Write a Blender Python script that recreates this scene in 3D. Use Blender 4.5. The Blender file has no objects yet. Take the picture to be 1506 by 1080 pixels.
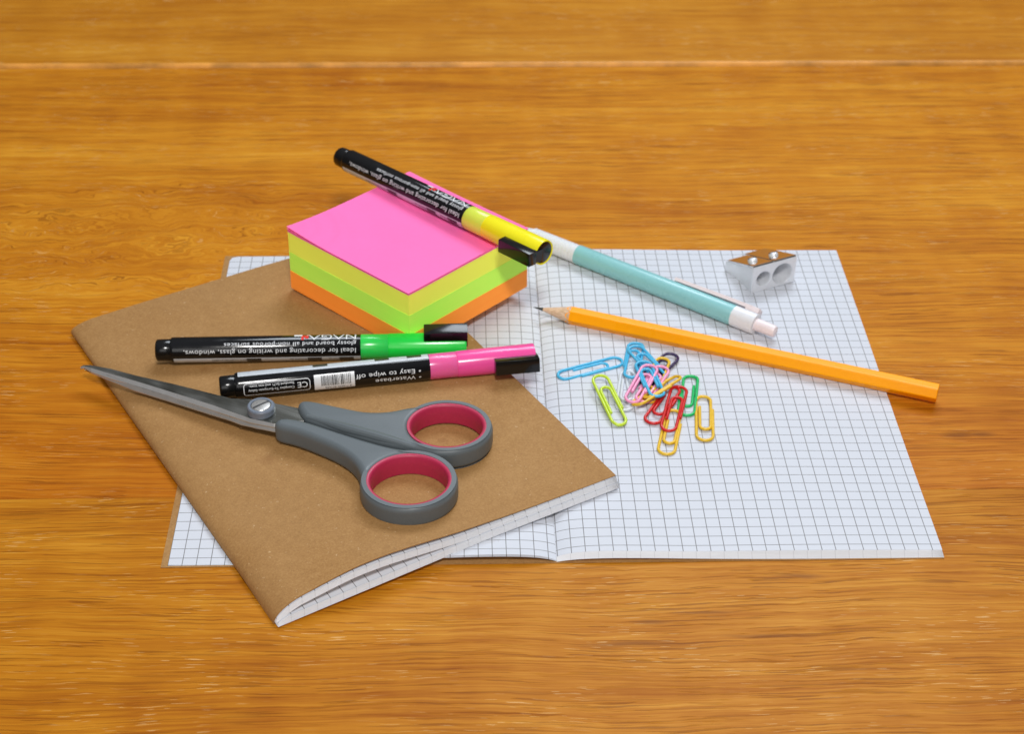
import bpy, bmesh, math, random
from mathutils import Vector, Matrix
random.seed(7)
S = 0.001                       # everything is written in millimetres
scene = bpy.context.scene
COL = scene.collection

# ------------------------------------------------------------------ camera
cam_d = bpy.data.cameras.new('camera'); cam = bpy.data.objects.new('camera', cam_d); COL.objects.link(cam)
R = Matrix(((0.99953730, 0.00830938, -0.02925988), (-0.02867153, 0.57855880, -0.81513659), (0.01015528, 0.81559835, 0.57852935)))
cam.matrix_world = Matrix.Translation(Vector((-33.035, -452.486, 407.097)) * S) @ R.to_4x4()
cam_d.sensor_width = 36; cam_d.lens = 2498.07 / 1506 * 36
cam_d.clip_start = 0.01; cam_d.clip_end = 20
cam_d.dof.use_dof = True; cam_d.dof.focus_distance = 0.605; cam_d.dof.aperture_fstop = 21
scene.camera = cam
scene.view_settings.view_transform = 'Standard'; scene.view_settings.look = 'None'
scene.view_settings.exposure = 0.0; scene.view_settings.gamma = 1.0

# ------------------------------------------------------------------ light: a pale room, a lamp high on the camera's side
world = bpy.data.worlds.new('World'); scene.world = world; world.use_nodes = True
wn = world.node_tree.nodes; wl = world.node_tree.links
bg = wn['Background']; tc = wn.new('ShaderNodeTexCoord'); sp = wn.new('ShaderNodeSeparateXYZ'); cr = wn.new('ShaderNodeValToRGB')
wl.new(tc.outputs['Generated'], sp.inputs[0]); wl.new(sp.outputs['Z'], cr.inputs[0]); wl.new(cr.outputs[0], bg.inputs[0])
cr.color_ramp.elements[0].position = 0.0; cr.color_ramp.elements[0].color = (.14, .12, .10, 1)
cr.color_ramp.elements[1].position = 1.0; cr.color_ramp.elements[1].color = (.40, .42, .47, 1)
e = cr.color_ramp.elements.new(.45); e.color = (.16, .155, .15, 1)
bg.inputs[1].default_value = 0.80

def lamp(name, loc, target, sx, sy, watts, color):
    d = bpy.data.lights.new(name, 'AREA'); d.shape = 'RECTANGLE'; d.size = sx; d.size_y = sy; d.energy = watts; d.color = color
    o = bpy.data.objects.new(name, d); COL.objects.link(o); o.location = loc
    o.rotation_euler = (Vector(target) - Vector(loc)).to_track_quat('-Z', 'Y').to_euler()
    return o
lamp('ceiling_lamp', (0.02, -0.60, 1.02), (0, .1, 0), .17, .15, 7.9, (1, .975, .95))
lamp('front_fill', (-0.25, -1.35, .86), (0, .1, 0), .85, .8, 4.0, (1, .985, .97))  # unseen fill added behind the camera to brighten the note cube's sides
lamp('window_light', (0.30, 1.00, 1.25), (.05, .25, 0), .8, .6, 15.5, (.85, .92, 1))

# ------------------------------------------------------------------ helpers
def thing(name, label, cat, loc=(0, 0, 0), group=None, rot=None):
    o = bpy.data.objects.new(name, None); COL.objects.link(o); o.empty_display_size = .005
    o.location = Vector(loc) * S; o['label'] = label; o['category'] = cat
    if rot is not None: o.rotation_euler = rot
    if group: o['group'] = group
    return o
def link_mesh(name, me, mat, parent=None, smooth=False, auto=None):
    if mat is not None:
        if len(me.materials) == 0: me.materials.append(mat)
    if smooth:
        for p in me.polygons: p.use_smooth = True
        if auto is not None:
            try: me.set_sharp_from_angle(angle=math.radians(auto))
            except Exception: pass
    o = bpy.data.objects.new(name, me); COL.objects.link(o)
    if parent is not None: o.parent = parent
    return o
def obj(name, bm, mat, parent=None, smooth=False, auto=None, world_coords=False, normals=True):
    """bm is in mm; world_coords: its vertices are world mm and get the parent's location taken off"""
    off = Vector((0, 0, 0))
    if world_coords and parent is not None:
        p = parent
        while p is not None: off += p.location / S; p = p.parent
    for v in bm.verts: v.co = (v.co - off) * S
    if normals: bmesh.ops.recalc_face_normals(bm, faces=bm.faces)
    me = bpy.data.meshes.new(name); bm.to_mesh(me); bm.free()
    return link_mesh(name, me, mat, parent, smooth, auto)
def grid(bm, fn, nu, nv, uvfn=None, uvl=None):
    vs = [[bm.verts.new(fn(i / nu, j / nv)) for j in range(nv + 1)] for i in range(nu + 1)]
    for i in range(nu):
        for j in range(nv):
            f = bm.faces.new((vs[i][j], vs[i + 1][j], vs[i + 1][j + 1], vs[i][j + 1]))
            if uvfn:
                for lp, (a, b) in zip(f.loops, ((i, j), (i + 1, j), (i + 1, j + 1), (i, j + 1))): lp[uvl].uv = uvfn(a / nu, b / nv)
    return vs
def sheet(bm, fn, nu, nv, th, uvfn, uvl):
    """a curved sheet of thickness th, printed on both faces"""
    up = grid(bm, fn, nu, nv, uvfn, uvl)
    dn = [[bm.verts.new(v.co - Vector((0, 0, th))) for v in row] for row in up]
    for i in range(nu):
        for j in range(nv):
            f = bm.faces.new((dn[i][j], dn[i][j + 1], dn[i + 1][j + 1], dn[i + 1][j]))
            for lp, (a, b) in zip(f.loops, ((i, j), (i, j + 1), (i + 1, j + 1), (i + 1, j))): lp[uvl].uv = uvfn(a / nu, b / nv)
    rim = [((i, 0), (i + 1, 0)) for i in range(nu)] + [((nu, j), (nu, j + 1)) for j in range(nv)] + \
          [((i + 1, nv), (i, nv)) for i in reversed(range(nu))] + [((0, j + 1), (0, j)) for j in reversed(range(nv))]
    for (a, b), (c, d) in rim:
        f = bm.faces.new((up[a][b], dn[a][b], dn[c][d], up[c][d]))
        for lp, (p, q) in zip(f.loops, ((a, b), (a, b), (c, d), (c, d))): lp[uvl].uv = uvfn(p / nu, q / nv)
def lathe(bm, prof, n=40, cap0=True, cap1=True, hexa=False):
    """prof: (x, r) along +X"""
    rings = []
    for x, r in prof: rings.append([bm.verts.new((x, r * math.cos(2 * math.pi * k / n), r * math.sin(2 * math.pi * k / n))) for k in range(n)])
    for a, b in zip(rings, rings[1:]):
        for k in range(n): bm.faces.new((a[k], a[(k + 1) % n], b[(k + 1) % n], b[k]))
    if cap0: bm.faces.new(rings[0][::-1])
    if cap1: bm.faces.new(rings[-1])
    return rings
def tube(bm, pts, r, n=8, closed=False, caps=True):
    pts = [Vector(p) for p in pts]; m = len(pts); rings = []
    T = []
    for i in range(m):
        a = pts[i - 1] if (i > 0 or closed) else pts[i]; b = pts[(i + 1) % m] if (i < m - 1 or closed) else pts[i]
        T.append((b - a).normalized())
    up = Vector((0, 0, 1)) if abs(T[0].z) < .9 else Vector((1, 0, 0))
    N = (up - T[0] * up.dot(T[0])).normalized()
    for i in range(m):
        N = (N - T[i] * N.dot(T[i])).normalized(); B = T[i].cross(N)
        rr = r[i] if isinstance(r, (list, tuple)) else r
        rings.append([bm.verts.new(pts[i] + (N * math.cos(2 * math.pi * k / n) + B * math.sin(2 * math.pi * k / n)) * rr) for k in range(n)])
    prs = list(zip(rings, rings[1:])) + ([(rings[-1], rings[0])] if closed else [])
    for a, b in prs:
        for k in range(n): bm.faces.new((a[k], a[(k + 1) % n], b[(k + 1) % n], b[k]))
    if caps and not closed:
        bm.faces.new(rings[0][::-1]); bm.faces.new(rings[-1])
def box(bm, a, b):
    xs = (a[0], b[0]); ys = (a[1], b[1]); zs = (a[2], b[2])
    v = [bm.verts.new((xs[i], ys[j], zs[k])) for i in (0, 1) for j in (0, 1) for k in (0, 1)]
    fs = [bm.faces.new([v[i] for i in q]) for q in ((0, 1, 3, 2), (4, 6, 7, 5), (0, 4, 5, 1), (2, 3, 7, 6), (0, 2, 6, 4), (1, 5, 7, 3))]
    return v, fs
def bevel(bm, w, seg=2):
    bmesh.ops.bevel(bm, geom=list(bm.edges), offset=w, segments=seg, affect='EDGES', profile=.6)
def curve_prism(polys, z0, z1, bev, res=4):
    """filled 2D outline (first) with holes, rounded rims; returns a bmesh in mm between z0 and z1"""
    cu = bpy.data.curves.new('outline', 'CURVE'); cu.dimensions = '2D'; cu.fill_mode = 'BOTH'
    cu.extrude = (z1 - z0) / 2 - bev; cu.bevel_depth = bev; cu.bevel_resolution = res; cu.offset = -bev
    for p in polys:
        s = cu.splines.new('POLY'); s.points.add(len(p) - 1); s.use_cyclic_u = True
        for q, pt in zip(p, s.points): pt.co = (q[0], q[1], 0, 1)
    o = bpy.data.objects.new('outline', cu); COL.objects.link(o)
    dg = bpy.context.evaluated_depsgraph_get(); me = bpy.data.meshes.new_from_object(o.evaluated_get(dg))
    bm = bmesh.new(); bm.from_mesh(me); bpy.data.objects.remove(o); bpy.data.meshes.remove(me); bpy.data.curves.remove(cu)
    bmesh.ops.remove_doubles(bm, verts=bm.verts, dist=1e-4)
    for v in bm.verts: v.co.z += (z0 + z1) / 2
    return bm
def smooth_closed(pts, it=2):
    for _ in range(it):
        q = []
        for i in range(len(pts)):
            a, b = pts[i], pts[(i + 1) % len(pts)]
            q += [(a[0] * .75 + b[0] * .25, a[1] * .75 + b[1] * .25), (a[0] * .25 + b[0] * .75, a[1] * .25 + b[1] * .75)]
        pts = q
    return pts

# ------------------------------------------------------------------ materials
class NT:
    def __init__(s, name):
        s.m = bpy.data.materials.new(name); s.m.use_nodes = True; s.t = s.m.node_tree; s.b = s.t.nodes['Principled BSDF']
    def n(s, typ, **kw):
        x = s.t.nodes.new(typ)
        for k, v in kw.items(): setattr(x, k, v)
        return x
    def set(s, sock, v):
        if hasattr(v, 'is_output') or isinstance(v, bpy.types.NodeSocket): s.t.links.new(v, sock)
        else: sock.default_value = v
    def math(s, op, a, b=None, c=None, clamp=False):
        x = s.n('ShaderNodeMath', operation=op); x.use_clamp = clamp; s.set(x.inputs[0], a)
        if b is not None: s.set(x.inputs[1], b)
        if c is not None: s.set(x.inputs[2], c)
        return x.outputs[0]
    def mix(s, f, a, b, mode='MIX'):
        x = s.n('ShaderNodeMix', data_type='RGBA', blend_type=mode); s.set(x.inputs[0], f); s.set(x.inputs[6], a); s.set(x.inputs[7], b); return x.outputs[2]
    def coords(s, kind='Object', scale=(1, 1, 1), loc=(0, 0, 0)):
        t = s.n('ShaderNodeTexCoord'); m = s.n('ShaderNodeMapping'); s.t.links.new(t.outputs[kind], m.inputs[0])
        m.inputs['Scale'].default_value = scale; m.inputs['Location'].default_value = loc; return m.outputs[0]
    def mapv(s, v, scale=(1, 1, 1), loc=(0, 0, 0)):
        m = s.n('ShaderNodeMapping'); s.set(m.inputs[0], v); m.inputs['Scale'].default_value = scale; m.inputs['Location'].default_value = loc; return m.outputs[0]
    def noise(s, v, scale=1, detail=3, rough=.5, dist=0):
        x = s.n('ShaderNodeTexNoise'); s.set(x.inputs['Vector'], v); x.inputs['Scale'].default_value = scale
        x.inputs['Detail'].default_value = detail; x.inputs['Roughness'].default_value = rough; x.inputs['Distortion'].default_value = dist; return x.outputs[0]
    def ramp(s, f, *st):
        x = s.n('ShaderNodeValToRGB'); s.set(x.inputs[0], f); el = x.color_ramp.elements
        el[0].position, el[0].color = st[0][0], (*st[0][1], 1); el[1].position, el[1].color = st[-1][0], (*st[-1][1], 1)
        for p, c in st[1:-1]: q = el.new(p); q.color = (*c, 1)
        return x.outputs[0]
    def rng(s, f, a, b, c=0, d=1):
        x = s.n('ShaderNodeMapRange'); s.set(x.inputs[0], f); x.inputs[1].default_value = a; x.inputs[2].default_value = b
        x.inputs[3].default_value = c; x.inputs[4].default_value = d; return x.outputs[0]
    def bump(s, h, strength=.2, dist=.0001):
        x = s.n('ShaderNodeBump'); s.set(x.inputs['Height'], h); x.inputs['Strength'].default_value = strength
        x.inputs['Distance'].default_value = dist; s.t.links.new(x.outputs[0], s.b.inputs['Normal'])
    def base(s, c):
        if isinstance(c, tuple): c = (*c, 1) if len(c) == 3 else c
        s.set(s.b.inputs['Base Color'], c)
    def p(s, **kw):
        for k, v in kw.items(): s.set(s.b.inputs[k.replace('_', ' ')], v)
def simple(name, c, rough=.4, metal=0, var=.06, bump=0, nscale=900, **kw):
    t = NT(name); co = t.coords('Object')
    nz = t.noise(co, nscale, 4, .6)
    f = t.rng(nz, .3, .7, 1 - var, 1 + var)
    hsv = t.n('ShaderNodeHueSaturation'); hsv.inputs['Color'].default_value = (*c, 1); t.t.links.new(f, hsv.inputs['Value'])
    t.base(hsv.outputs[0]); t.p(Metallic=metal)
    sm = t.noise(co, 120, 3, .6); t.p(Roughness=t.rng(sm, .3, .7, max(.03, rough - .06), rough + .06))
    if bump: t.bump(nz, bump, .00005)
    for k, v in kw.items(): t.p(**{k: v})
    return t.m

def wood(name, seed, dark, mid, light, tone=1.0, pores=.52):
    t = NT(name); co = t.mapv(t.coords('Object'), (1000, 1000, 1000), seed)
    sep = t.n('ShaderNodeSeparateXYZ'); t.t.links.new(co, sep.inputs[0]); x, y = sep.outputs[0], sep.outputs[1]
    w1 = t.noise(t.mapv(co, (.004, .012, 1)), 1, 2, .5)
    w2 = t.noise(t.mapv(co, (.03, .05, 1)), 1, 3, .55)
    # a swirl of figured grain far left
    dx = t.math('DIVIDE', t.math('ADD', x, 175 - seed[0]), 130); dy = t.math('DIVIDE', t.math('ADD', y, -228 - seed[1]), 66)
    fig = t.math('SUBTRACT', 1.0, t.math('SQRT', t.math('ADD', t.math('MULTIPLY', dx, dx), t.math('MULTIPLY', dy, dy))), clamp=True)
    amp2 = t.math('ADD', 3.0, t.math('MULTIPLY', fig, 55.0))
    yy = t.math('ADD', y, t.math('ADD', t.math('MULTIPLY', t.math('SUBTRACT', w1, .5), 22), t.math('MULTIPLY', t.math('SUBTRACT', w2, .5), amp2)))
    cb = t.n('ShaderNodeCombineXYZ'); t.set(cb.inputs[0], x); t.set(cb.inputs[1], yy); g = cb.outputs[0]
    broad = t.noise(t.mapv(g, (.0030, .022, 1)), 1, 3, .55)
    med = t.noise(t.mapv(g, (.007, .20, 1)), 1, 5, .62)
    fine = t.noise(t.mapv(g, (.022, .95, 1)), 1, 4, .65)
    cross = t.noise(t.mapv(co, (.045, .02, 1), (9, 3, 0)), 1, 3, .5)      # faint cross-grain flame figure
    f = t.math('ADD', t.math('ADD', t.math('MULTIPLY', broad, .28), t.math('MULTIPLY', med, .28)), t.math('ADD', t.math('MULTIPLY', fine, .34), t.math('MULTIPLY', cross, .14)))
    col = t.ramp(f, (.40, dark), (.525, mid), (.655, light))
    # open pores: short dark dashes, and pale flecks where they are filled
    pn = t.noise(t.mapv(g, (.034, 1.25, 1), (3, 7, 0)), 1, 2, .45)
    pn2 = t.noise(t.mapv(g, (.016, .70, 1), (13, 4, 0)), 1, 3, .6)
    zone = t.rng(t.noise(t.mapv(g, (.010, .06, 1), (1, 5, 0)), 1, 3, .6), .34, .54, .3, 1)
    pore = t.math('MULTIPLY', t.math('MAXIMUM', t.rng(pn, .60, .625), t.math('MULTIPLY', t.rng(pn2, .60, .625), .85)), zone)
    col = t.mix(t.math('MULTIPLY', pore, pores), col, (dark[0] * .42, dark[1] * .34, dark[2] * .5, 1))
    fn = t.noise(t.mapv(g, (.10, 1.6, 1), (31, 2, 0)), 1, 1, .5)
    fz = t.rng(t.noise(t.mapv(co, (.02, .05, 1), (8, 1, 0)), 1, 2, .5), .44, .6)
    fleck = t.math('MULTIPLY', t.rng(fn, .66, .68), fz)
    col = t.mix(t.math('MULTIPLY', fleck, .38), col, (.86, .60, .28, 1))
    # small dark knots and resin streaks
    kn = None
    for kx, ky, rx, ry in ((162, 72, 7, 2.4), (171.5, 71.8, 5.5, 2.0), (127, 66, 5, 1.4), (86, -8, 9, 1.2), (31, -31, 7, 1.3), (24, -41, 20, 1.2), (50, -26, 12, .8), (70, -38, 16, 1.0), (58, 1.5, 22, .8)):
        a = t.math('DIVIDE', t.math('ADD', x, -kx - seed[0]), rx); b = t.math('DIVIDE', t.math('ADD', t.math('ADD', y, t.math('MULTIPLY', t.math('SUBTRACT', w2, .5), 5)), -ky - seed[1]), ry)
        k = t.math('SUBTRACT', 1.25, t.math('SQRT', t.math('ADD', t.math('MULTIPLY', a, a), t.math('MULTIPLY', b, b))), clamp=True)
        kn = k if kn is None else t.math('MAXIMUM', kn, k)
    col = t.mix(t.math('MULTIPLY', kn, .55), col, (.17, .055, .010, 1))
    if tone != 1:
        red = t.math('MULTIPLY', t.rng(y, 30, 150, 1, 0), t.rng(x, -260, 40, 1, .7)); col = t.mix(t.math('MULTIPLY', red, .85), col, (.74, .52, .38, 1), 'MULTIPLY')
    if False: col = t.mix(1, col, (tone, tone, tone, 1), 'MULTIPLY')
    t.base(col)
    t.p(Roughness=t.rng(f, .4, .65, .47, .36)); t.p(**{'Specular_IOR_Level': .09})
    h = t.math('SUBTRACT', t.math('MULTIPLY', fine, .35), pore); t.bump(h, .35, .00015)
    return t.m
WOOD = [wood('oak_front', (0, 0, 0), (.32, .088, .003), (.475, .172, .008), (.62, .275, .024)),
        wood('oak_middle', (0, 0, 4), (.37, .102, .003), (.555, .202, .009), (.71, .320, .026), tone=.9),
        wood('oak_back', (0, 0, 9), (.36, .110, .003), (.51, .192, .010), (.63, .280, .026), pores=.3)]

def paper(name, c=(.635, .66, .715), ou=0.0, ov=0.0, line=(.10, .092, .085), strength=.84, w=.24):
    t = NT(name); uv = t.n('ShaderNodeUVMap'); sep = t.n('ShaderNodeSeparateXYZ'); t.t.links.new(uv.outputs[0], sep.inputs[0])
    def ln(s, off):
        f = t.math('FRACT', t.math('DIVIDE', t.math('ADD', s, 500 + off), 5.0))
        d = t.math('ABSOLUTE', t.math('SUBTRACT', f, .5)); d = t.math('MULTIPLY', t.math('SUBTRACT', .5, d), 5.0)
        return t.rng(d, w * .35, w * .8, 1, 0)
    g = t.math('MAXIMUM', ln(sep.outputs[0], ou), ln(sep.outputs[1], ov))
    nz = t.noise(t.coords('Object'), 2600, 3, .6); base = t.mix(t.rng(nz, .3, .7), (c[0] * .985, c[1] * .985, c[2] * .985, 1), (*c, 1))
    t.base(t.mix(t.math('MULTIPLY', g, strength), base, (*line, 1))); t.p(Roughness=.62, Specular_IOR_Level=.3)
    t.bump(t.noise(t.coords('Object'), 90, 3, .5), .10, .0006)
    return t.m
PAPER_R = paper('grid_paper', ou=-.4, ov=-.8)
PAPER_L = paper('grid_paper_left', ou=2.9, ov=0.6)
PAPER_C = paper('grid_paper_closed', ou=0, ov=2.2)
PAPER_EDGES = paper('grid_paper_edges', c=(.88, .89, .92), strength=.15)
EDGE = simple('paper_edge', (.70, .72, .78), .7, var=.1, nscale=2500)

def kraft_mat():
    t = NT('kraft_card'); co = t.coords('Object')
    a = t.noise(co, 260, 5, .75); b = t.noise(co, 1300, 3, .8); c = t.noise(co, 18, 3, .5)
    fib = t.noise(t.mapv(co, (900, 2600, 900)), 1, 3, .7)
    f = t.math('ADD', t.math('ADD', t.math('MULTIPLY', a, .22), t.math('MULTIPLY', b, .44)), t.math('ADD', t.math('MULTIPLY', c, .12), t.math('MULTIPLY', fib, .18)))
    col = t.ramp(f, (.36, (.28, .138, .042)), (.5, (.375, .197, .065)), (.64, (.475, .275, .108)))
    sp1 = t.rng(t.noise(co, 700, 2, .5), .69, .73); col = t.mix(t.math('MULTIPLY', sp1, .5), col, (.20, .105, .04, 1))
    sp2 = t.rng(t.noise(t.mapv(co, (1, 1, 1), (3, 1, 2)), 620, 2, .5), .70, .74); col = t.mix(t.math('MULTIPLY', sp2, .5), col, (.66, .47, .27, 1))
    sep = t.n('ShaderNodeSeparateXYZ'); t.t.links.new(co, sep.inputs[0])
    for kx, ky, rr in ((-.0203, -.0405, .0042), (-.012, -.028, .003), (.046, -.03, .0022), (-.05, .02, .003)):     # greasy marks
        d = t.math('SQRT', t.math('ADD', t.math('POWER', t.math('MULTIPLY', t.math('SUBTRACT', sep.outputs[0], kx), .8), 2.0), t.math('POWER', t.math('SUBTRACT', sep.outputs[1], ky), 2.0)))
        m = t.rng(t.math('ADD', d, t.math('MULTIPLY', t.math('SUBTRACT', a, .5), .006)), 0, rr, .45, 0); col = t.mix(m, col, (.22, .085, .022, 1))
    wear = t.rng(t.noise(t.mapv(co, (1, 1, 1), (5, 5, 5)), 9, 4, .65), .40, .66); col = t.mix(t.math('MULTIPLY', wear, .22), col, (.52, .32, .14, 1))
    t.base(col); t.p(Roughness=.72, Specular_IOR_Level=.25); t.bump(t.math('ADD', a, b), .22, .00012)
    return t.m
KRAFT = kraft_mat()
def flat_note(name, c):
    t = NT(name); co = t.coords('Object')
    nz = t.noise(co, 400, 3, .6); lines = t.noise(t.mapv(co, (12, 12, 3600)), 1, 3, .7)
    f = t.math('ADD', t.rng(nz, .3, .7, .97, 1.0), t.rng(lines, .3, .7, -.07, .03))
    m = t.n('ShaderNodeHueSaturation'); m.inputs['Color'].default_value = (*c, 1); t.set(m.inputs['Value'], f)
    t.base(m.outputs[0]); t.p(Roughness=.65, Specular_IOR_Level=.25); t.bump(lines, .12, .0001)
    return t.m
NOTE_PINK = flat_note('note_pink', (1.16, .19, .52)); NOTE_YEL = flat_note('note_yellow', (1.22, 1.34, .16))
NOTE_GRN = flat_note('note_green', (.80, 1.42, .16)); NOTE_ORG = flat_note('note_orange', (1.5, .47, .06))

BLACK = simple('black_plastic', (.005, .005, .005), .16, Specular_IOR_Level=.42, var=.1)
BLACK_LABEL = simple('black_label_film', (.004, .004, .0045), .13, Specular_IOR_Level=.45, bump=.02, nscale=300)
WHITE_INK = simple('white_ink', (.82, .84, .86), .3, var=.03)
SILVER_INK = simple('silver_label_ink', (.52, .56, .60), .25, var=.05, Metallic=.25) if False else simple('silver_label_ink', (.55, .59, .63), .25, var=.05)
RED_INK = simple('red_ink', (.75, .03, .02), .3)
DARK_INK = simple('dark_ink', (.02, .02, .02), .3)

# ------------------------------------------------------------------ the wooden table top
table = bpy.data.objects.new('table_top', None); COL.objects.link(table); table['kind'] = 'structure'
def plank(y0, y1, mat, dz=0, bev=1.1):
    bm = bmesh.new(); v, fs = box(bm, (-720, y0, -30), (720, y1, dz))
    ed = [e_ for e_ in bm.edges if all(abs(q.co.z - dz) < 1e-6 for q in e_.verts) and abs(e_.verts[0].co.y - e_.verts[1].co.y) < 1e-6]
    far = [e_ for e_ in ed if e_.verts[0].co.y > (y0 + y1) / 2]; near = [e_ for e_ in ed if e_ not in far]
    bmesh.ops.bevel(bm, geom=near, offset=bev, segments=3, affect='EDGES', profile=.5); far = [e_ for e_ in bm.edges if all(abs(q.co.z - dz) < 1e-6 and abs(q.co.y - y1) < 1e-6 for q in e_.verts)]
    bmesh.ops.bevel(bm, geom=far, offset=1.3 if y1 > 300 else bev, segments=3, affect='EDGES', profile=.5)
    return obj('plank', bm, mat, table)
plank(-330, 38.9, WOOD[0], 0, .25); plank(39.0, 407.2, WOOD[1], 0, .25)
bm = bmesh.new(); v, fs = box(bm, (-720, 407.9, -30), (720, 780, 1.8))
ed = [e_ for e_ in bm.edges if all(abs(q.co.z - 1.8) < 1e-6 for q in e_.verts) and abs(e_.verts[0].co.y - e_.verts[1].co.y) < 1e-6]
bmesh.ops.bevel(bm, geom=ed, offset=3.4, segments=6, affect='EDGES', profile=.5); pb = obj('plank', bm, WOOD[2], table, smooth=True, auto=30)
lip = simple('seam_highlight_lip', (.68, .30, .055), .38, var=.35, nscale=45, Specular_IOR_Level=.2); pb.data.materials.append(lip)  # highlight along the far plank's front edge, put into a paler colour
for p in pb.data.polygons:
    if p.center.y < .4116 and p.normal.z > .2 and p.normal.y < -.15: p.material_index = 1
plank(780.8, 1150, WOOD[0], 0, 1.0)

# ------------------------------------------------------------------ open squared notebook
def low_r(x, y): return 1.9 * (1 - math.exp(-x / 9)) * math.exp(-(x / 52) ** 2) * (.4 + .6 * math.exp(-max(y, 0) / 25))
def top_r(x, y): return max(low_r(x, y) + 1.75 - .35 * x / 139.5 - 1.25 * math.exp(-x / 5), .45 + 2.45 * (1 - math.exp(-x / 4.5)) - 1.45 * (x / 139.5))
def low_l(x, y): return 2.7 * (1 - math.exp(-x / 6)) * math.exp(-(x / 62) ** 4) * (.35 + .65 * math.exp(-max(y, 0) / 16))
def top_l(x, y): return low_l(x, y) + .35 + .75 * (1 - math.exp(-x / 5)) * math.exp(-(x / 60) ** 2)
nb = thing('open_notebook', 'squared notebook lying open flat under the pencil, pen and paper clips', 'notebook', (0, 105, 0))
bm = bmesh.new(); uvl = bm.loops.layers.uv.new('UVMap')
sheet(bm, lambda u, v: Vector((-140.3 + 279.5 * u, -.2 + 210 * v, .32)), 40, 8, .30, lambda u, v: (0, 0), uvl)
obj('cover', bm, KRAFT, nb, world_coords=True, normals=False)
xs = [139.4 * (i / 44) ** 1.7 for i in range(45)]
def page_right(k, n, ymin, xmax):
    def fn(u, v):
        x = xmax * (u ** 1.7); y = ymin + (209.6 - ymin) * v; a = low_r(x, y) + .40; b = top_r(x, y)
        wave = (.16 * math.sin(x * .05 + y * .021 + k * .2) + .22 * math.sin(y * .045 + x * .012) * min(1, x / 90)) * min(1, x / 20) + .12
        return Vector((x + .01, y, a + (b - a) * k / (n - 1) + wave * k / n))
    return fn
nR = 13
pg = bmesh.new(); uvl = pg.loops.layers.uv.new('UVMap')
for k in range(nR - 1):
    ym = .25 + .20 * k + random.uniform(-.05, .05); xm = 139.2 - .04 * k
    sheet(pg, page_right(k, nR, ym, xm), 40, 10, .05, lambda u, v, ym=ym, xm=xm: (xm * u ** 1.7, ym + (209.6 - ym) * v), uvl)
o = obj('page_block', pg, PAPER_EDGES, nb, smooth=True, world_coords=True, normals=False); o['kind'] = 'stuff'
bm = bmesh.new(); uvl = bm.loops.layers.uv.new('UVMap')
sheet(bm, page_right(nR - 1, nR, 2.7, 138.9), 60, 14, .05, lambda u, v: (138.9 * u ** 1.7, 2.7 + (209.6 - 2.7) * v), uvl)
obj('page', bm, PAPER_R, nb, smooth=True, auto=40, world_coords=True, normals=False)
def page_left(k, n, ymin, xmax):
    def fn(u, v):
        x = xmax * (u ** 1.7); y = ymin + (208.9 - ymin) * v; a = low_l(x, y) + .42; b = top_l(x, y) + .12
        if x > xmax - 3.2 and y > 205.7:                      # rounded far corner
            dx, dy = x - (xmax - 3.2), y - 205.7; m = math.hypot(dx, dy)
            q = max(dx, dy) / m if m > 0 else 1; x = xmax - 3.2 + dx * q; y = 205.7 + dy * q
        return Vector((-x - .01, y, a + (b - a) * k / (n - 1)))
    return fn
pg = bmesh.new(); uvl = pg.loops.layers.uv.new('UVMap')
for k in range(4):
    sheet(pg, page_left(k, 5, .5 + .1 * k, 137.9), 40, 10, .05, lambda u, v, k=k: (-137.9 * u ** 1.7, .5 + .1 * k + 208.4 * v), uvl)
o = obj('page_block', pg, PAPER_L, nb, smooth=True, world_coords=True, normals=False); o['kind'] = 'stuff'
bm = bmesh.new(); uvl = bm.loops.layers.uv.new('UVMap')
sheet(bm, page_left(4, 5, .9, 137.8), 60, 60, .05, lambda u, v: (-137.8 * u ** 1.7, .9 + 208 * v), uvl)
obj('page', bm, PAPER_L, nb, smooth=True, auto=40, world_coords=True, normals=False)

# ------------------------------------------------------------------ closed kraft notebook
ANG = math.radians(29.6); ES = Vector((math.cos(ANG), math.sin(ANG), 0)); ET = Vector((-math.sin(ANG), math.cos(ANG), 0)); A0 = Vector((-97.9, -29.6, 0))
NW, NH = 140.0, 203.5
def sstep(a, b, x): x = max(0, min(1, (x - a) / (b - a))); return x * x * (3 - 2 * x)
def zb(s, t):
    edge = .45 + .95 * sstep(5, 30, t)
    return edge + (3.3 - edge) * min(1, s / 85) if s < 85 else 3.3
def nose(s, w=9.0): return 1.0 if s >= w else math.sqrt(max(0, 1 - (1 - s / w) ** 2))
def thick(s, t):
    body = 4.6 + .3 * math.cos(s * .03)
    lift = 4.9 * math.exp(-((s - 36) / 34) ** 2) * math.exp(-t / 34) + 1.0 * math.exp(-((s - 70) / 60) ** 2) * math.exp(-t / 60)
    far = -1.2 * sstep(120, 200, t)
    return (body + lift + far) * (nose(s, 11) * .9 + .1 * min(1, s / 30))
def zt(s, t): return zb(s, t) + thick(s, t)
def P(s, t, z): v = A0 + ES * s + ET * t; return Vector((v.x, v.y, z))
def top_at(x, y): d = Vector((x, y, 0)) - A0; return zt(d.dot(ES), d.dot(ET))
cn = thing('closed_notebook', 'closed brown kraft notebook lying askew across the open squared one', 'notebook', tuple(P(70, 100, 2)))
bm = bmesh.new(); uvl = bm.loops.layers.uv.new('UVMap')
def s_of(u): return NW * (u ** 1.8)
sheet(bm, lambda u, v: P(s_of(u), NH * v, zt(s_of(u), NH * v)), 60, 40, .32, lambda u, v: (0, 0), uvl)
sheet(bm, lambda u, v: P(s_of(u), NH * v, zb(s_of(u), NH * v) + .32), 60, 20, .32, lambda u, v: (0, 0), uvl)
obj('cover', bm, KRAFT, cn, smooth=True, auto=50, world_coords=True, normals=False)
nL = 11
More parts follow.
